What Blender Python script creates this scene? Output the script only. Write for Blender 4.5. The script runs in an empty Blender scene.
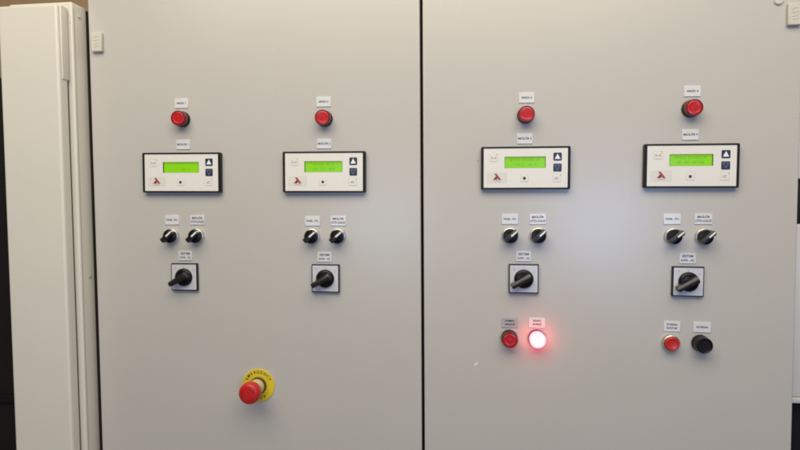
import bpy, bmesh, math, random
from mathutils import Matrix, Vector
random.seed(7)
PI = math.pi
scene = bpy.context.scene
COL = scene.collection

# ------------------------------------------------------------------ units
# The switchboard front is the plane N = 0.  X right, Y up, N towards the viewer, all in millimetres.
def P(x, y, n): return Vector((x/1000, -n/1000, y/1000))

# ------------------------------------------------------------------ materials
def mat(name, col, rough=.5, metal=0, spec=.5, coat=0, emit=None, estr=0, vary=0, vscale=8, bump=0, bscale=900, rvary=0, sss=0):
    m = bpy.data.materials.new(name); m.use_nodes = True
    nt = m.node_tree; b = nt.nodes['Principled BSDF']
    b.inputs['Base Color'].default_value = (*col, 1)
    b.inputs['Roughness'].default_value = rough
    b.inputs['Metallic'].default_value = metal
    b.inputs['Specular IOR Level'].default_value = spec
    b.inputs['Coat Weight'].default_value = coat
    b.inputs['Coat Roughness'].default_value = .12
    if sss:
        b.inputs['Subsurface Weight'].default_value = sss
        b.inputs['Subsurface Radius'].default_value = (.004, .0006, .0006)
    if emit:
        b.inputs['Emission Color'].default_value = (*emit, 1)
        b.inputs['Emission Strength'].default_value = estr
    tc = None
    if vary or bump or rvary:
        tc = nt.nodes.new('ShaderNodeTexCoord')
    if vary:
        n1 = nt.nodes.new('ShaderNodeTexNoise'); n1.inputs['Scale'].default_value = vscale
        n1.inputs['Detail'].default_value = 6; n1.inputs['Roughness'].default_value = .6
        nt.links.new(tc.outputs['Object'], n1.inputs['Vector'])
        r = nt.nodes.new('ShaderNodeValToRGB')
        r.color_ramp.interpolation = 'EASE'
        r.color_ramp.elements[0].position = .12; r.color_ramp.elements[1].position = .88
        r.color_ramp.elements[0].color = (*[c*(1-vary) for c in col], 1)
        r.color_ramp.elements[1].color = (*[min(1, c*(1+vary)) for c in col], 1)
        nt.links.new(n1.outputs['Fac'], r.inputs['Fac']); nt.links.new(r.outputs['Color'], b.inputs['Base Color'])
    if rvary:
        n3 = nt.nodes.new('ShaderNodeTexNoise'); n3.inputs['Scale'].default_value = 5; n3.inputs['Detail'].default_value = 2
        nt.links.new(tc.outputs['Object'], n3.inputs['Vector'])
        mr = nt.nodes.new('ShaderNodeMapRange')
        mr.inputs['To Min'].default_value = rough-rvary; mr.inputs['To Max'].default_value = rough+rvary
        nt.links.new(n3.outputs['Fac'], mr.inputs['Value']); nt.links.new(mr.outputs['Result'], b.inputs['Roughness'])
    if bump:
        n2 = nt.nodes.new('ShaderNodeTexNoise'); n2.inputs['Scale'].default_value = bscale
        n2.inputs['Detail'].default_value = 2
        nt.links.new(tc.outputs['Object'], n2.inputs['Vector'])
        bp = nt.nodes.new('ShaderNodeBump'); bp.inputs['Strength'].default_value = bump; bp.inputs['Distance'].default_value = .0004
        nt.links.new(n2.outputs['Fac'], bp.inputs['Height']); nt.links.new(bp.outputs['Normal'], b.inputs['Normal'])
    return m

M = {}
M['door']    = mat('powder_coat_grey', (.540, .506, .457), .28, vary=.018, vscale=4, bump=.08, bscale=700, rvary=.02)
M['cream']   = mat('cream_enamel', (.72, .675, .58), .42, vary=.03, vscale=5, bump=.15, bscale=500, rvary=.08)
M['gasket']  = mat('black_rubber', (.006, .006, .006), .8)
M['body']    = mat('cabinet_body_grey', (.30, .285, .26), .5, vary=.04)
M['black']   = mat('black_plastic', (.008, .007, .0065), .40, spec=.35, vary=.2, vscale=60, bump=.1, bscale=1500)
M['knobblk'] = mat('black_knob_plastic', (.008, .0065, .0055), .30, spec=.3, vary=.2, vscale=80, bump=.06, bscale=2500)
M['grip']    = mat('worn_grip_plastic', (.014, .011, .009), .34, spec=.6, vary=.3, vscale=90)
M['housing'] = mat('dark_bezel_plastic', (.009, .0065, .0055), .45, spec=.3, vary=.15, vscale=60)
M['plate']   = mat('controller_face', (.80, .76, .69), .4, vary=.03, vscale=20)
M['label']   = mat('engraved_label_white', (.73, .715, .71), .27, spec=1.0, vary=.03, vscale=60)
M['shadelabel'] = mat('shaded_white_label', (.42, .41, .42), .3, vary=.04, vscale=60)  # darker copy of the white label, its shade put into the colour
M['ink']     = mat('label_ink', (.022, .020, .030), .6)
M['greyink'] = mat('grey_print', (.22, .21, .205), .6)
M['thinink'] = mat('pale_print', (.50, .475, .435), .6)
M['navy']    = mat('navy_key', (.020, .027, .065), .4, vary=.12, vscale=150)
M['white']   = mat('white_print', (.88, .88, .87), .4)
M['paleblue']= mat('pale_blue_print', (.16, .20, .30), .5)
M['logo1']   = mat('logo_red', (.36, .055, .06), .5)
M['logo2']   = mat('logo_maroon', (.22, .028, .035), .5)
M['logobg']  = mat('logo_field', (.73, .69, .62), .45)
M['lcd']     = mat('backlit_lcd', (.10, .30, .008), .25, emit=(.29, .68, .004), estr=.54, vary=.05, vscale=60)
M['lcdink']  = mat('lcd_segments', (.08, .22, .006), .3, emit=(.17, .42, .003), estr=.42)
M['lcdedge'] = mat('lcd_recess', (.05, .045, .02), .5)
M['red']     = mat('red_lens', (.50, .010, .012), .30, vary=.10, vscale=160, sss=.1)
M['redrim']  = mat('dark_red_lens_rim', (.17, .006, .008), .35)
M['lit']     = mat('lit_red_lens', (.6, .02, .02), .3, emit=(1.0, .105, .105), estr=9.5)
# the lit lens glows unevenly: moulded ridges over a hot lamp
_nt = M['lit'].node_tree; _tc = _nt.nodes.new('ShaderNodeTexCoord'); _ns = _nt.nodes.new('ShaderNodeTexNoise'); _ns.inputs['Scale'].default_value = 260
_mr = _nt.nodes.new('ShaderNodeMapRange'); _mr.inputs['To Min'].default_value = 6.0; _mr.inputs['To Max'].default_value = 12.5
_nt.links.new(_tc.outputs['Object'], _ns.inputs['Vector']); _nt.links.new(_ns.outputs['Fac'], _mr.inputs['Value'])
_nt.links.new(_mr.outputs['Result'], _nt.nodes['Principled BSDF'].inputs['Emission Strength'])
M['litrim']  = mat('lit_lens_rim', (.6, .02, .02), .3, emit=(1.0, .07, .09), estr=10.0)
M['redpush'] = mat('red_push_button', (.54, .022, .016), .34, coat=.15, vary=.06, vscale=120)
M['mushroom']= mat('red_mushroom', (.56, .016, .016), .33, coat=.1, vary=.05, vscale=90, sss=.1)
M['redmark'] = mat('worn_red_mark', (.34, .008, .010), .4)
M['steel']   = mat('satin_steel', (.62, .60, .56), .32, metal=.9, vary=.06, vscale=60)
M['pale']    = mat('pale_plastic_ring', (.62, .58, .50), .4)
M['emring']  = mat('brown_ring', (.09, .055, .02), .45)
M['collar']  = mat('yellowed_collar', (.66, .54, .30), .4)
M['yellow']  = mat('yellow_legend', (.74, .56, .022), .42, vary=.06, vscale=60)
M['whiteplate'] = mat('switch_scale_plate', (.62, .61, .62), .27, spec=1.0, vary=.03, vscale=50)
M['brownink']= mat('brown_black_print', (.05, .035, .012), .6)
M['wall']    = mat('tan_wall', (.34, .23, .12), .8, vary=.12, vscale=3, bump=.2, bscale=80)
M['floor']   = mat('grey_floor', (.25, .24, .22), .7, vary=.1, vscale=4)
M['dark']    = mat('dark_panel', (.010, .009, .008), .55, spec=.25, vary=.2, vscale=6)
M['whitebox']= mat('white_sheet_metal', (.74, .71, .65), .45, vary=.02)
M['cornerplate'] = mat('cream_plate', (.60, .56, .48), .4)
M['gapshade'] = mat('brown_black_gap_shade', (.055, .043, .033), .8)  # shade of the gap put into a dark colour
M['chip']    = mat('bare_paint_chip', (.86, .86, .83), .4)
M['speck']   = mat('dark_speck', (.05, .045, .04), .7)

# ------------------------------------------------------------------ mesh helpers (local millimetres -> metres)
def newbm(): return bmesh.new()

def add_box(bm, x0, x1, y0, y1, n0, n1, bev=0, seg=3):
    t = bmesh.new()
    r = bmesh.ops.create_cube(t, size=1)
    for v in t.verts:
        v.co = P(x0+(v.co.x+.5)*(x1-x0), y0+(v.co.z+.5)*(y1-y0), n0+(.5-v.co.y)*(n1-n0))
    if bev:
        bmesh.ops.bevel(t, geom=list(t.edges), offset=bev/1000, segments=seg, profile=.5, affect='EDGES', clamp_overlap=True)
    merge(bm, t)

def merge(bm, t):
    me = bpy.data.meshes.new('tmp'); t.to_mesh(me); t.free(); bm.from_mesh(me); bpy.data.meshes.remove(me)

def add_lathe(bm, prof, seg=56, cx=0, cy=0):
    """prof: list of (radius, n) from back to front; radius 0 closes."""
    rings = []
    for r, n in prof:
        if r <= 1e-6: rings.append([bm.verts.new(P(cx, cy, n))])
        else: rings.append([bm.verts.new(P(cx+r*math.cos(2*PI*k/seg), cy+r*math.sin(2*PI*k/seg), n)) for k in range(seg)])
    for a, b in zip(rings, rings[1:]):
        for k in range(seg):
            k2 = (k+1) % seg
            if len(a) == 1 and len(b) == 1: continue
            if len(a) == 1: bm.faces.new((a[0], b[k2], b[k]))
            elif len(b) == 1: bm.faces.new((a[k], a[k2], b[0]))
            else: bm.faces.new((a[k], a[k2], b[k2], b[k]))

def add_prism(bm, pts, n0, n1, bev=0, seg=3):
    t = bmesh.new()
    lo = [t.verts.new(P(x, y, n0)) for x, y in pts]; hi = [t.verts.new(P(x, y, n1)) for x, y in pts]
    top = t.faces.new(hi); t.faces.new(lo[::-1])
    for k in range(len(pts)):
        k2 = (k+1) % len(pts); t.faces.new((lo[k], lo[k2], hi[k2], hi[k]))
    bmesh.ops.recalc_face_normals(t, faces=t.faces)
    if bev:
        es = list(top.edges)
        bmesh.ops.bevel(t, geom=es, offset=bev/1000, segments=seg, profile=.5, affect='EDGES', clamp_overlap=True)
    merge(bm, t)

def add_flat(bm, pts, n): bm.faces.new([bm.verts.new(P(x, y, n)) for x, y in pts])

def add_ring(bm, pts_out, pts_in, n):
    o = [bm.verts.new(P(x, y, n)) for x, y in pts_out]; i = [bm.verts.new(P(x, y, n)) for x, y in pts_in]
    k = len(o)
    for a in range(k):
        b = (a+1) % k; bm.faces.new((o[a], o[b], i[b], i[a]))

def rrect(cx, cy, w, h, r, seg=5):
    out = []
    for qx, qy, a0 in ((1, 1, 0), (-1, 1, 90), (-1, -1, 180), (1, -1, 270)):
        for s in range(seg+1):
            a = math.radians(a0+90*s/seg)
            out.append((cx+qx*(w/2-r)+r*math.cos(a), cy+qy*(h/2-r)+r*math.sin(a)))
    return out

def circ(cx, cy, r, seg=28): return [(cx+r*math.cos(2*PI*k/seg), cy+r*math.sin(2*PI*k/seg)) for k in range(seg)]

def line_poly(a, b, w):
    d = Vector((b[0]-a[0], b[1]-a[1])).normalized(); px, py = -d.y*w/2, d.x*w/2
    return [(a[0]+px, a[1]+py), (a[0]-px, a[1]-py), (b[0]-px, b[1]-py), (b[0]+px, b[1]+py)]

def frame_bm(bm, w, h, t, cx, cy, r, n):
    add_ring(bm, rrect(cx, cy, w, h, r), rrect(cx, cy, w-2*t, h-2*t, max(r-t, .05)), n)

def add_text(bm, s, size, cx, cy, n, ang=0, spacing=1.0, stretch=1.0, off=0.0):
    cu = bpy.data.curves.new('txt', 'FONT'); cu.body = s; cu.size = size; cu.align_x = 'CENTER'; cu.align_y = 'CENTER'
    cu.space_character = spacing; cu.resolution_u = 3; cu.offset = off
    o = bpy.data.objects.new('txt', cu); COL.objects.link(o)
    dg = bpy.context.evaluated_depsgraph_get(); dg.update()
    me = bpy.data.meshes.new_from_object(o.evaluated_get(dg))
    ca, sa = math.cos(ang), math.sin(ang)
    t = bmesh.new(); t.from_mesh(me)
    for v in t.verts:
        x, y = v.co.x*stretch, v.co.y
        v.co = P(cx+x*ca-y*sa, cy+x*sa+y*ca, n)
    merge(bm, t)
    bpy.data.objects.remove(o); bpy.data.curves.remove(cu); bpy.data.meshes.remove(me)

def obj(name, bm, m, parent=None, smooth=True, ang=35, recalc=True):
    if recalc: bmesh.ops.recalc_face_normals(bm, faces=bm.faces)
    me = bpy.data.meshes.new(name); bm.to_mesh(me); bm.free()
    me.materials.append(m)
    if smooth:
        me.shade_smooth(); me.set_sharp_from_angle(angle=math.radians(ang))
        tot = sum(p.area for p in me.polygons)
        for p in me.polygons:
            if p.area > .08*tot: p.use_smooth = False      # big plane faces stay truly flat next to their rounded edges
    o = bpy.data.objects.new(name, me); COL.objects.link(o)
    if parent: o.parent = parent
    return o

def flat(name, bm, m, parent):
    for f in bm.faces:
        f.normal_update()
        if f.normal.y > 0: f.normal_flip()
    return obj(name, bm, m, parent, smooth=False, recalc=False)

def thing(name, x, y, n=0, rot=0):
    o = bpy.data.objects.new(name, None); COL.objects.link(o)
    o.empty_display_size = .01
    o.location = P(x, y, n); o.rotation_euler = (0, math.radians(-rot), 0)
    return o

def tag(o, label, cat, group=None):
    o['label'] = label; o['category'] = cat
    if group: o['group'] = group
    return o

def place(o, x, y, n=0, rot=0):
    o.location = P(x, y, n); o.rotation_euler = (0, math.radians(-rot), 0)

def copy_tree(o, parent=None):
    c = o.copy(); COL.objects.link(c)
    if parent: c.parent = parent; c.matrix_parent_inverse = o.matrix_parent_inverse.copy()
    for ch in list(o.children): copy_tree(ch, c)
    return c

def structure(o): o['kind'] = 'structure'; return o

# ------------------------------------------------------------------ setting
bm = newbm(); add_box(bm, -4000, 4000, -1400, 2400, -560, -500); structure(obj('wall', bm, M['wall']))
bm = newbm(); add_box(bm, -4000, 4000, -1440, -1400, -560, 4000); structure(obj('floor', bm, M['floor']))

# ------------------------------------------------------------------ main cabinet and its two doors
SEAM = -42.5
TOP, BOT = 470, -1280
cab = thing('switchboard_cabinet', SEAM, BOT, -200)
tag(cab, 'deep grey cabinet carcass behind the two grey doors, dark in the seam', 'cabinet')
bx, by, bn = SEAM, BOT, -200
bm = newbm(); add_box(bm, -689-bx, 602-bx, BOT-by, TOP-by, -420-bn, -27-bn, 2, 2); obj('body', bm, M['body'], cab)
bm = newbm()
add_box(bm, SEAM-14-bx, SEAM+14-bx, BOT+12-by, TOP-12-by, -26.6-bn, -22.2-bn, 1, 2)
obj('gasket', bm, M['gasket'], cab)
bm = newbm(); add_box(bm, -685-bx, 600-bx, BOT-100-by, BOT-1-by, -400-bn, -60-bn, 2, 2); obj('plinth', bm, M['dark'], cab)

def door(x0, x1, label):
    cx = (x0+x1)/2
    d = thing('cabinet_door', cx, BOT, 0)
    tag(d, label, 'cabinet door', 'grey doors of the switchboard')
    bm = newbm(); add_box(bm, x0-cx, x1-cx, 0, TOP-BOT, -21, 0, 2.2, 4)
    obj('door_panel', bm, M['door'], d)
    return d
dl = door(-692.2, SEAM-2.7, 'wide grey steel door left of the black seam, with the emergency stop')
dr = door(SEAM+2.7, 606.2, 'wide grey steel door right of the black seam, with the glowing lamp')
# paint chip and dark speck on the right door
cx = (SEAM+2.7+606.2)/2
bm = newbm(); add_prism(bm, [(56.4-cx+dx, -292-BOT+dy) for dx, dy in ((-3.6, -2.6), (-1.2, -3.2), (2.2, .4), (4.2, 2.6), (2.6, 3.6), (.4, 1.6), (-2.6, -.6))], -.05, .35, .12, 1)
obj('paint_chip', bm, M['chip'], dr)
bm = newbm(); add_lathe(bm, [(1.0, -.05), (.9, .2), (0, .3)], 12, 60.2-cx, 83-BOT); obj('speck', bm, M['speck'], dr)

# ------------------------------------------------------------------ cream plates near the top corners of the doors
def corner_plate(x, y, label):
    t = thing('cover_plate', x, y, 0)
    tag(t, label, 'cover plate', 'cream plates on the door corners')
    w, h = 21.5, 36.5
    bm = newbm(); add_box(bm, -w/2, w/2, -h/2, h/2, .1, 8, 1.6, 3); obj('plate', bm, M['cornerplate'], t)
    bm = newbm()
    for pts in (((-5, 9), (4, 11)), ((-5, 9), (-3, 3)), ((-4, 2), (4, 5)), ((4, 5), (5, -1)), ((-5, -4), (4, -2)), ((-4, -9), (5, -7))):
        add_prism(bm, line_poly(*pts, 1.5), 7.9, 8.6, .3, 1)
    obj('embossing', bm, M['cornerplate'], t)
    return t
corner_plate(-671.9, 322.1, 'small raised cream plate at the upper left corner of the left door')
corner_plate(590.2, 322.2, 'small raised cream plate at the upper right corner of the right door')
t = thing('blanking_plug', 566.5, 347.5, 0); tag(t, 'round cream plug at the top edge beside the right corner plate', 'plug')
bm = newbm(); add_lathe(bm, [(7.5, .1), (7.5, 2.2), (6.3, 3.4), (0, 3.8)], 32); obj('cap', bm, M['pale'], t)

# ------------------------------------------------------------------ narrow cream cabinet on the left
lx, ly = -760, BOT
lc = thing('narrow_cabinet', lx, ly, 0)
tag(lc, 'narrow cream steel cabinet standing proud at the far left, door slightly off its frame', 'cabinet')
bm = newbm(); add_box(bm, -829-lx, -700-lx, 0, 391-ly, -6, 36, 3.0, 4); add_box(bm, -829-lx, -716-lx, 2, 389-ly, -420, -6.5); obj('body', bm, M['cream'], lc)
bm = newbm()
add_box(bm, -829-lx, -709.3-lx, 0, 379-ly, 39.2, 64, 5.0, 5)
add_box(bm, -714-lx, -706.8-lx, 243-ly, 378.0-ly, 39.0, 57, 1.2, 2)
ld = obj('door', bm, M['cream'], lc)
bm = newbm(); add_box(bm, -826-lx, -712-lx, 20, 374-ly, 36.05, 39.1); obj('seal', bm, M['gasket'], lc)
bm = newbm(); add_box(bm, -715.8-lx, -702-lx, 4, 388-ly, -60, -6.2, .5, 1); obj('gap_shade', bm, M['gapshade'], lc)  # dark strip standing in for the shade between cabinet and door
bm = newbm(); add_box(bm, -699.95-lx-.1, -699.4-lx, 10, 380-ly, 30.2, 31.0); obj('seam_line', bm, M['body'], lc)
def side_screw(y, n):
    # dome head lying on the right-hand side face
    bm = newbm(); seg = 24
    prof = [(3.6, 0), (3.6, .8), (2.6, 1.9), (0, 2.3)]
    rings = []
    for r, d in prof:
        if r == 0: rings.append([bm.verts.new(P(-700-lx+d, y-ly, n))])
        else: rings.append([bm.verts.new(P(-700-lx+d, y-ly+r*math.sin(2*PI*k/seg), n+r*math.cos(2*PI*k/seg))) for k in range(seg)])
    for a, b in zip(rings, rings[1:]):
        for k in range(seg):
            k2 = (k+1) % seg
            if len(b) == 1: bm.faces.new((a[k], a[k2], b[0]))
            else: bm.faces.new((a[k], a[k2], b[k2], b[k]))
    obj('screw', bm, M['steel'], lc)
side_screw(368.3, 15.9); side_screw(-134, 9)
# dark cabinet left of it
dk = thing('dark_cabinet', -1040, BOT, 0)
tag(dk, 'black glossy cabinet front at the far left edge, beside the narrow cream cabinet', 'cabinet')
bm = newbm(); add_box(bm, -208, 207, 0, 258-BOT, -400, 20, 3, 3); obj('body', bm, M['dark'], dk)
bm = newbm(); add_box(bm, 120, 200, -388-BOT, -372-BOT, 20.5, 26, 2, 2); obj('ledge', bm, M['black'], dk)

# white unit behind the right-hand edge
rw = thing('white_cabinet', 780, BOT, -200)
tag(rw, 'white cabinet with black lower half behind the right edge of the grey doors', 'cabinet')
bm = newbm(); add_box(bm, -144, 220, -356-BOT, -36-BOT, -200, 140, 3, 3); add_box(bm, -144, 220, 46-BOT, 420-BOT, -200, 140, 3, 3); obj('body', bm, M['whitebox'], rw)
bm = newbm(); add_box(bm, -142, 218, -35-BOT, 45-BOT, -198, 132, 2, 2); obj('dark_band', bm, M['dark'], rw)
bm = newbm(); add_box(bm, -145, 221, -367-BOT, -356.5-BOT, -200, 143, 2, 3); obj('trim', bm, M['cream'], rw)
bm = newbm(); add_box(bm, -141, 217, 0, -368-BOT, -198, 120, 2, 2); obj('base', bm, M['dark'], rw)

# ------------------------------------------------------------------ engraved label plates
LW, LH = 27.5, 18.3
def label_plate(x, y, lines, desc, group, size=4.4, w=LW, h=LH, rot=None, pm='label'):
    t = thing('label_plate', x, y, 0, random.uniform(-.8, .8) if rot is None else rot)
    tag(t, desc, 'label', group)
    bm = newbm(); add_box(bm, -w/2, w/2, -h/2, h/2, .05, 1.6, .35, 2); obj('plate', bm, M[pm], t)
    bm = newbm()
    for i, s in enumerate(lines):
        yy = (len(lines)-1)*.5*size*1.32 - i*size*1.32
        # widest line must stay inside the plate
        st = min(1.05, (w-2.6)/(len(s)*size*.585))
        add_text(bm, s, size, 0, yy, 1.68, stretch=st, off=.17 if st > .85 else .15)
    flat('lettering', bm, M['ink'], t)
    return t

ordw = ['leftmost', 'second', 'third', 'rightmost']
where = ['in the leftmost column', 'in the column left of the seam', 'in the column right of the seam', 'in the rightmost column']
g1, g2, g3, g4, g5 = ('fault labels above the red lamps', 'burner labels above the controllers', 'left selector labels', 'right selector labels', 'system labels above the square switches')
AR = [(-505.0, 201.3), (-225.7, 197.2), (146.8, 194.8), (429.7, 198.7)]
BR = [(-503.6, 122.3), (-225.8, 119.2), (143.7, 121.9), (427.6, 123.6)]
SA = [(-530.0, -23.1), (-250.2, -25.7), (117.8, -23.1), (399.5, -23.6)]
SB = [(-478.6, -23.3), (-200.5, -25.4), (167.3, -23.2), (451.7, -23.7)]
SS = [(-504.7, -92.6), (-227.8, -93.9), (142.3, -90.8), (426.5, -93.0)]
for k in range(4):
    n = k+1
    label_plate(*AR[k], ['ARIZA %d' % n], 'white ARIZA %d label above a red lamp %s' % (n, where[k]), g1, 5.0)
    label_plate(*BR[k], ['BRÜLÖR %d' % n], 'white BRÜLÖR %d label above the controller %s' % (n, where[k]), g2, 5.0)
    label_plate(*SA[k], ['PANEL - PLC'], 'one-line label above the left knob %s' % where[k], g3, 5.0, w=29)
    label_plate(*SB[k], ['BRÜLÖR', 'OTO-ÇALIŞ'], 'two-line label above the right knob %s' % where[k], g4, 5.3, w=29)
    label_plate(*SS[k], ['SİSTEM', 'KAPA - AÇ'], 'white SİSTEM label above the square switch %s' % where[k], g5, 5.6)
g6 = 'labels of the lower row'
label_plate(117.9, -213.2, ['POMPA', 'ARIZASI'], 'white two-line label painted shade-grey above the unlit red lamp beside the glowing lamp', g6, 4.9, w=29.5, pm='shadelabel')
label_plate(166.7, -212.3, ['PANO', 'ENERJİ'], 'white PANO ENERJİ label tinted pink above the glowing lamp', g6, 4.9, w=29.5)
label_plate(401.9, -214.7, ['KORNA', 'SUSTUR'], 'white KORNA SUSTUR label above the red push button at lower right', g6, 4.9, w=28, rot=-1.5)
label_plate(452.9, -215.3, ['KORNA'], 'white one-line KORNA label above the black buzzer', g6, 5.2, w=29.5, rot=-1)

# ------------------------------------------------------------------ pilot lamps
def make_lamp(lens_m, rim_m, group):
    t = thing('pilot_lamp', 0, 0)
    bm = newbm(); add_lathe(bm, [(15.0, .05), (15.0, 5.5), (14.4, 6.8), (12.8, 7.2)]); obj('bezel', bm, M['black'], t)
    bm = newbm(); add_lathe(bm, [(13.9, 7.0), (14.3, 18.5), (14.1, 20.2), (13.6, 20.8), (12.8, 20.7), (12.4, 19.7)]); obj('lens_rim', bm, rim_m, t)
    bm = newbm(); add_lathe(bm, [(12.6, 19.2), (12.2, 20.0), (9.6, 20.5), (9.2, 20.3), (5, 20.6), (0, 20.8)]); obj('lens', bm, lens_m, t)
    return t
LP = [(-503.1, 170.6), (-223.8, 165.7), (145.0, 163.7), (427.0, 168.1)]
lamp = make_lamp(M['red'], M['redrim'], '')
for k, (x, y) in enumerate(LP):
    o = lamp if k == 0 else copy_tree(lamp)
    place(o, x, y)
    tag(o, 'unlit red lamp above the controller %s' % where[k], 'indicator lamp', 'red lamps of the top row')
o = copy_tree(lamp); place(o, 116.9, -241.2)
tag(o, 'unlit round red lamp immediately left of the glowing lamp', 'indicator lamp')
lit = make_lamp(M['lit'], M['litrim'], ''); place(lit, 166.4, -240.3)
tag(lit, 'round lamp glowing white hot, throwing red light on the grey door', 'indicator lamp')

# ------------------------------------------------------------------ burner controllers
def make_controller():
    t = thing('burner_controller', 0, 0)
    W, H = 157, 76.5
    # housing: solid back plus raised rim round the face
    bm = newbm()
    out, inn = rrect(0, 0, W, H, 2.2), rrect(0, 0, 148, 70.5, 1.0)
    a = [[bm.verts.new(P(x, y, n)) for x, y in L] for L, n in ((out, .05), (out, 10.2), (rrect(0, 0, W-1.6, H-1.6, 1.6), 11.2), (rrect(0, 0, 149.2, 71.6, 1.2), 11.2), (inn, 10.6), (inn, 5))]
    for r0, r1 in zip(a, a[1:]):
        for k in range(len(r0)):
            k2 = (k+1) % len(r0); bm.faces.new((r0[k], r0[k2], r1[k2], r1[k]))
    bm.faces.new(a[-1]); obj('housing', bm, M['housing'], t)
    # face plate with the display opening
    lx0, lx1, ly0, ly1 = -36.8, 35.6, -.2, 20.2
    bm = newbm()
    add_box(bm, -73.9, lx0, -35.15, 35.15, 6, 10.1); add_box(bm, lx1, 73.9, -35.15, 35.15, 6, 10.1)
    add_box(bm, lx0, lx1, -35.15, ly0, 6, 10.1); add_box(bm, lx0, lx1, ly1, 35.15, 6, 10.1)
    bmesh.ops.remove_doubles(bm, verts=bm.verts, dist=1e-6)
    fp = obj('face_plate', bm, M['plate'], t, smooth=False)
    # display
    bm = newbm()
    for x0, x1, y0, y1 in ((lx0, lx0+.5, ly0, ly1), (lx1-.5, lx1, ly0, ly1), (lx0+.5, lx1-.5, ly1-.5, ly1), (lx0+.5, lx1-.5, ly0, ly0+.3)):
        add_box(bm, x0, x1, y0, y1, 6.2, 10.0)
    ds = obj('display', bm, M['lcdedge'], t, smooth=False)
    bm = newbm(); add_box(bm, lx0+.5, lx1-.5, ly0+.3, ly1-.5, 6.1, 6.9); obj('screen', bm, M['lcd'], ds, smooth=False)
    # keys
    def key(x, y, w, h, m, sym, symm):
        bm = newbm(); add_prism(bm, rrect(x, y, w, h, 1.8), 9.9, 10.7, .3, 2); k = obj('button', bm, m, t)
        bm = newbm(); sym(bm, x, y); flat('symbol', bm, symm, k)
    key(56, 19.7, 14.6, 14.2, M['navy'], lambda b, x, y: add_flat(b, [(x-5, y-4.2), (x+5, y-4.2), (x, y+5.2)], 10.78), M['white'])
    def tri_down(b, x, y):
        add_ring(b, [(x-5.2, y+4.6), (x+5.2, y+4.6), (x, y-5.4)], [(x-3.7, y+3.7), (x+3.7, y+3.7), (x, y-3.5)], 10.78)
    key(56, .3, 14.6, 14.2, M['navy'], tri_down, M['paleblue'])
    def dot(b, x, y): add_flat(b, circ(x, y, 2.7), 10.58)
    def esc(b, x, y):
        add_flat(b, line_poly((x-3.6, y-.6), (x+3.6, y-.6), 1.0), 10.58); add_flat(b, line_poly((x-3.6, y-2.6), (x-3.6, y+2.6), .9), 10.58)
        add_flat(b, line_poly((x+3.6, y-2.6), (x+3.6, y+2.6), .9), 10.58); add_flat(b, circ(x+5.6, y+5.4, .8, 10), 10.58)
    def enter(b, x, y):
        add_flat(b, line_poly((x-3.8, y-1), (x+.6, y-1), 1.0), 10.58); add_flat(b, line_poly((x-3.8, y-1), (x-1.2, y+1.8), .9), 10.58)
        add_flat(b, line_poly((x-1.2, y+1.8), (x+3.2, y+1.2), .9), 10.58); add_flat(b, line_poly((x+.6, y-1), (x+2.6, y-3), .9), 10.58)
        add_flat(b, circ(x+6, y+5.6, .8, 10), 10.58)
    def softkey(x, y, w, h, sym, symm):
        bm = newbm(); add_prism(bm, rrect(x, y, w, h, 1.6), 9.9, 10.5, .25, 2); k = obj('button', bm, M['plate'], t)
        bm = newbm(); sym(bm, x, y); flat('symbol', bm, symm, k)
        bm = newbm(); frame_bm(bm, w+2, h+2, .5, x, y, 2.4, 10.16); flat('key_outline', bm, M['thinink'], k)
    softkey(-56, 18.6, 13.2, 12.7, esc, M['greyink'])
    softkey(-1.7, -18.5, 12.2, 11.7, dot, M['ink'])
    softkey(55.2, -18.7, 13.2, 12.2, enter, M['greyink'])
    # maker's emblem on its pale field
    bm = newbm(); add_prism(bm, rrect(-50, -17.4, 36, 19, .8), 9.95, 10.22); lg = obj('emblem_field', bm, M['logobg'], t, smooth=False)
    bm = newbm()
    add_flat(bm, [(-55.4, -9.8), (-51.0, -9.8), (-42.2, -21.2), (-47.6, -21.2), (-52.6, -13.6)], 10.32)
    flat('emblem_stroke', bm, M['logo1'], lg)
    bm = newbm()
    add_flat(bm, [(-51.9, -14.4), (-49.6, -18.0), (-50.4, -21.2), (-57.6, -21.2)], 10.30)
    flat('emblem_leg', bm, M['logo2'], lg)
    bm = newbm(); add_text(bm, 'LAMBDA', 3.0, -50, -23.6, 10.3, stretch=1.15); flat('emblem_text', bm, M['greyink'], lg)
    return t, ds
CT = [(-504.3, 68.1, -.55), (-225, 66.0, -.5), (144.1, 68.9, -.3), (427, 69.0, -.4)]
ctl, disp0 = make_controller()
SCR = [('', '       85 C'), ('BACA  92 C', 'O2  3.1  45%'), ('BACA SICAKLIK', '118 C   46 %'), ('BACA SICAKLIK', '85  143  UP 208')]
ctls = [ctl] + [copy_tree(ctl) for _ in range(3)]
dl_ = ['in the leftmost column', 'in the column just left of the seam', 'just right of the seam, dark speck beside it', 'in the rightmost column, its left side showing']
for k, o in enumerate(ctls):
    x, y, r = CT[k]; place(o, x, y, 0, r)
    tag(o, 'black framed green-screen controller ' + dl_[k], 'controller', 'burner controllers in a row')
    ds = [c for c in o.children if c.name.startswith('display')][0]
    bm = newbm(); any_ = False
    for i, s in enumerate(SCR[k]):
        if s.strip():
            add_text(bm, s, 6.6, -.6, 14.4-i*8.6, 7.0, stretch=min(1.15, 64/(len(s)*4.4)), spacing=1.05)
    flat('screen_text', bm, M['lcdink'], ds)

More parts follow.
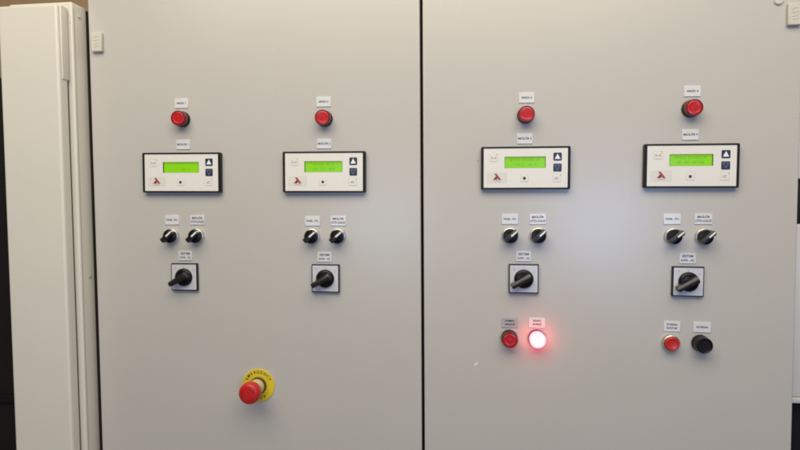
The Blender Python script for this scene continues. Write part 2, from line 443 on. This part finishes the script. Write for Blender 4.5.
# ------------------------------------------------------------------ small selector knobs
def make_selector():
    t = thing('selector_switch', 0, 0)
    bm = newbm(); add_lathe(bm, [(14.8, .05), (14.8, 5.0), (14.2, 6.4), (13.2, 7.0), (12.4, 7.0)]); obj('bezel', bm, M['steel'], t)
    bm = newbm(); add_lathe(bm, [(12.6, 6.0), (13.2, 11.0), (12.7, 12.6), (11.4, 13.2), (0, 13.2)]); k = obj('knob', bm, M['knobblk'], t)
    a = math.radians(42); ca, sa = math.cos(a), math.sin(a)
    def T(u, v): return (u*ca-v*sa, u*sa+v*ca)
    # wedge-shaped grip, a little longer towards its pointer end
    bm = newbm()
    pts = [(-13.2, -3.4), (-12.4, -4.4), (12.6, -4.4), (14.8, -2.0), (14.8, 2.0), (12.6, 4.4), (-12.4, 4.4), (-13.2, 3.4)]
    tt = bmesh.new()
    lo = [tt.verts.new(P(*T(u, v*1.08), 12.8)) for u, v in pts]; mid = [tt.verts.new(P(*T(u*.985, v), 25.1)) for u, v in pts]; hi = [tt.verts.new(P(*T(u*0.97, v*.60), 26)) for u, v in pts]
    top = tt.faces.new(hi); tt.faces.new(lo[::-1])
    for i in range(len(pts)):
        j = (i+1) % len(pts); tt.faces.new((lo[i], lo[j], mid[j], mid[i])); tt.faces.new((mid[i], mid[j], hi[j], hi[i]))
    bmesh.ops.recalc_face_normals(tt, faces=tt.faces)
    bmesh.ops.bevel(tt, geom=list(top.edges), offset=.0005, segments=2, profile=.5, affect='EDGES')
    merge(bm, tt); g = obj('grip', bm, M['grip'], k, ang=20)
    # white pointer stripe along the top and down the end face
    bm = newbm(); w = 1.4
    L = [(0.5, 26.14), (13.7, 26.14), (14.75, 24.5), (15.15, 13.6)]
    vs = [[bm.verts.new(P(*T(u, s*w), n)) for s in (-1, 1)] for u, n in L]
    for p, q in zip(vs, vs[1:]): bm.faces.new((p[0], p[1], q[1], q[0]))
    obj('pointer_line', bm, M['white'], g, smooth=False)
    return t
# base centres from the bases' own columns
SEL = [(-531.0, -54.1), (-479.9, -54.1), (-250.8, -54.7), (-201.0, -54.6), (118.0, -53.2), (167.8, -53.1), (400.9, -54.2), (452.3, -54.9)]
sel = make_selector()
for i, (x, y) in enumerate(SEL):
    o = sel if i == 0 else copy_tree(sel)
    place(o, x, y, 0, random.uniform(-2, 2))
    tag(o, '%s black knob with white pointer line, %s' % (('left', 'right')[i % 2], where[i//2]), 'selector switch', 'small selector knobs in pairs')

# ------------------------------------------------------------------ square cam switches
def make_cam():
    t = thing('rotary_switch', 0, 0)
    bm = newbm(); add_box(bm, -26.6, 26.6, -26.6, 26.6, .05, 7.0, .8, 2); b = obj('base_frame', bm, M['black'], t)
    bm = newbm(); add_prism(bm, rrect(0, 0, 49.4, 48.8, 1.0), 6.9, 7.7, .25, 2); p = obj('scale_plate', bm, M['whiteplate'], t)
    bm = newbm()
    add_text(bm, '0', 6.2, -17, 17.5, 7.78); add_text(bm, '1', 6.2, 0, 19.4, 7.78); add_text(bm, '2', 5.4, 18.5, 13.5, 7.78)
    flat('position_number', bm, M['greyink'], p)
    bm = newbm(); add_lathe(bm, [(17.2, 7.6), (17.2, 10.5), (16.0, 12.6), (13.5, 13.8), (0, 14.4)], 64); h = obj('hub', bm, M['knobblk'], t)
    a = math.radians(210); ca, sa = math.cos(a), math.sin(a)
    def T(u, v): return (u*ca-v*sa, u*sa+v*ca)
    pts = [(-13.5, -4.0), (-11.5, -6.0), (6, -5.2), (24.5, -4.6), (26.2, -3.4), (26.2, 3.4), (24.5, 4.6), (6, 5.2), (-11.5, 6.0), (-13.5, 4.0)]
    bm = newbm(); tt = bmesh.new()
    lo = [tt.verts.new(P(*T(u, v*1.08), 13 if u < 14 else 15)) for u, v in pts]; mid = [tt.verts.new(P(*T(u*.985, v), 24.9)) for u, v in pts]; hi = [tt.verts.new(P(*T(u*0.97, v*0.28), 27)) for u, v in pts]
    top = tt.faces.new(hi); tt.faces.new(lo[::-1])
    for i in range(len(pts)):
        j = (i+1) % len(pts); tt.faces.new((lo[i], lo[j], mid[j], mid[i])); tt.faces.new((mid[i], mid[j], hi[j], hi[i]))
    bmesh.ops.recalc_face_normals(tt, faces=tt.faces)
    bmesh.ops.bevel(tt, geom=list(top.edges), offset=.0006, segments=2, profile=.5, affect='EDGES')
    merge(bm, tt); obj('handle', bm, M['grip'], h, ang=20)
    return t
CM = [(-505.3, -133.85), (-225.35, -134.1), (142.15, -131.35), (426.1, -133.75)]
cam0 = make_cam()
for k, (x, y) in enumerate(CM):
    o = cam0 if k == 0 else copy_tree(cam0)
    place(o, x, y, 0, random.uniform(-.8, .5))
    tag(o, 'square white switch with black lever %s' % where[k], 'rotary switch', 'square lever switches')

# ------------------------------------------------------------------ lower right push button and buzzer
t = thing('push_button', 399.3, -243.5); tag(t, 'orange red push button in a pale ring under the KORNA SUSTUR label', 'push button')
bm = newbm(); add_lathe(bm, [(14.8, .05), (14.8, 7.5), (14.2, 9.2), (13.2, 9.8), (12.5, 9.3), (12.4, 6)]); obj('bezel', bm, M['steel'], t)
bm = newbm(); add_lathe(bm, [(12.1, 6), (12.1, 13.0), (11.6, 14.2), (10.6, 14.7), (9.4, 14.3), (6, 13.6), (0, 13.4)]); obj('button', bm, M['redpush'], t)
t = thing('buzzer', 450, -243.5); tag(t, 'round black buzzer beside the red push button at lower right', 'buzzer')
bm = newbm(); add_lathe(bm, [(14.8, .05), (14.8, 6), (14.0, 7.2), (13.2, 7.4)]); obj('bezel', bm, M['black'], t)
bm = newbm(); add_lathe(bm, [(13.9, 6.5), (14.0, 21.0), (13.4, 22.4), (12.2, 22.8), (11.2, 22.0), (10.9, 20.6), (0, 20.2)]); b = obj('sounder', bm, M['knobblk'], t)
bm = newbm()
for r in (2.2, 5.2, 8.2): add_lathe(bm, [(r+.7, 20.1), (r+.5, 20.9), (r-.5, 20.9), (r-.7, 20.1)], 48)
obj('grille', bm, M['black'], b)

# ------------------------------------------------------------------ emergency stop
t = thing('emergency_stop_button', -362.2, -344.4)
tag(t, 'red mushroom emergency button on a yellow disc, low on the left door', 'emergency stop')
bm = newbm(); add_lathe(bm, [(32.2, .05), (32.2, 1.2), (31.8, 1.6), (15, 1.6)], 80); d = obj('legend_disc', bm, M['yellow'], t)
bm = newbm()
s = 'EMERGENCY'
for i, ch in enumerate(s):
    a = math.radians(90+62-i*124/(len(s)-1)); add_text(bm, ch, 8.0, 25.6*math.cos(a), 25.6*math.sin(a), 1.72, ang=a-PI/2, off=.18)
flat('lettering', bm, M['brownink'], d); bm = newbm()
s = 'STOP'
for i, ch in enumerate(s):
    a = math.radians(270-30+i*60/(len(s)-1)); add_text(bm, ch, 8.0, 25.6*math.cos(a), 25.6*math.sin(a), 1.72, ang=a+PI/2, off=.18)
flat('lettering', bm, M['brownink'], d)
bm = newbm(); add_lathe(bm, [(16.4, 1.5), (16.4, 4.0), (15.8, 5.0), (14.9, 5.4), (14.6, 10)], 56); obj('bezel', bm, M['emring'], t)
bm = newbm(); add_lathe(bm, [(14.7, 5.5), (14.3, 24), (13.4, 27), (13.0, 34)], 56); obj('collar', bm, M['collar'], t)
bm = newbm(); add_lathe(bm, [(13.2, 30), (17.5, 33.5), (19.6, 37.5), (20.4, 43), (20.2, 49), (18.8, 53), (16.5, 54.9), (12, 55.7), (0, 56.2)], 64); hd = obj('mushroom_head', bm, M['mushroom'], t)
# two curved turn-to-release arrows
bm = newbm()
for s0 in (35, 155, 275):
    n = 10
    outer = [(12.6*math.cos(math.radians(s0+60*i/n)), 12.6*math.sin(math.radians(s0+60*i/n))) for i in range(n+1)]
    inner = [(11.0*math.cos(math.radians(s0+60*i/n)), 11.0*math.sin(math.radians(s0+60*i/n))) for i in range(n+1)]
    for i in range(n): add_flat(bm, [outer[i], outer[i+1], inner[i+1], inner[i]], 55.98)
    a = math.radians(s0); tip = math.radians(s0-16)
    add_flat(bm, [(14.2*math.cos(a), 14.2*math.sin(a)), (9.4*math.cos(a), 9.4*math.sin(a)), (11.8*math.cos(tip), 11.8*math.sin(tip))], 55.98)
flat('turn_arrow', bm, M['redmark'], hd)

# ------------------------------------------------------------------ light
def area(name, loc, target, sx, sy, power, col):
    l = bpy.data.lights.new(name, 'AREA'); l.shape = 'RECTANGLE'; l.size = sx; l.size_y = sy; l.energy = power; l.color = col
    o = bpy.data.objects.new(name, l); COL.objects.link(o); o.location = loc
    o.rotation_euler = (Vector(target)-Vector(loc)).to_track_quat('-Z', 'Y').to_euler()
    return o
area('ceiling_or_fill_light', P(-120, 1300, 1250), P(-50, 0, 0), 2.3, 1.2, 43.0, (1.0, .918, .745))
area('ceiling_or_fill_light', P(1700, 1450, 1350), P(-50, 0, 0), 1.3, .7, 4, (1.0, .922, .76))  # added fill lamp out of view, brightens the faces turned right
area('window_light', P(815, -150, 2500), P(270, -25, 0), .42, .42, 11, (.40, .56, 1.0))
area('window_light', P(-470, -130, 2500), P(-110, -20, 0), .28, .34, 5, (.55, .70, 1.0))

w = bpy.data.worlds.new('World'); scene.world = w; w.use_nodes = True
bg = w.node_tree.nodes['Background']; bg.inputs['Color'].default_value = (.86, .92, 1.0, 1); bg.inputs['Strength'].default_value = .098

# ------------------------------------------------------------------ camera
Rm = [[0.9934466180632181, 0.0014063010174159623, 0.11428840438208433], [-0.0070379105402856084, 0.9987795255031092, 0.048886882197690384], [-0.11408016862707275, -0.04937085935278355, 0.9922440392226028]]
R3 = Matrix(Rm); W = Matrix(((1, 0, 0), (0, 0, -1), (0, 1, 0)))
cd = bpy.data.cameras.new('camera'); cd.sensor_width = 36; cd.lens = 36*578.796/800; cd.clip_start = .02; cd.clip_end = 100
co = bpy.data.objects.new('camera', cd); COL.objects.link(co)
co.matrix_world = Matrix.Translation(P(39.377, 19.074, 1068.823)) @ (W @ R3).to_4x4()
scene.camera = co

scene.render.engine = 'CYCLES'
scene.view_settings.view_transform = 'Standard'; scene.view_settings.look = 'None'
scene.view_settings.exposure = 0; scene.view_settings.gamma = 1
scene.cycles.filter_width = 1.9
scene.render.resolution_x = 1024; scene.render.resolution_y = 576
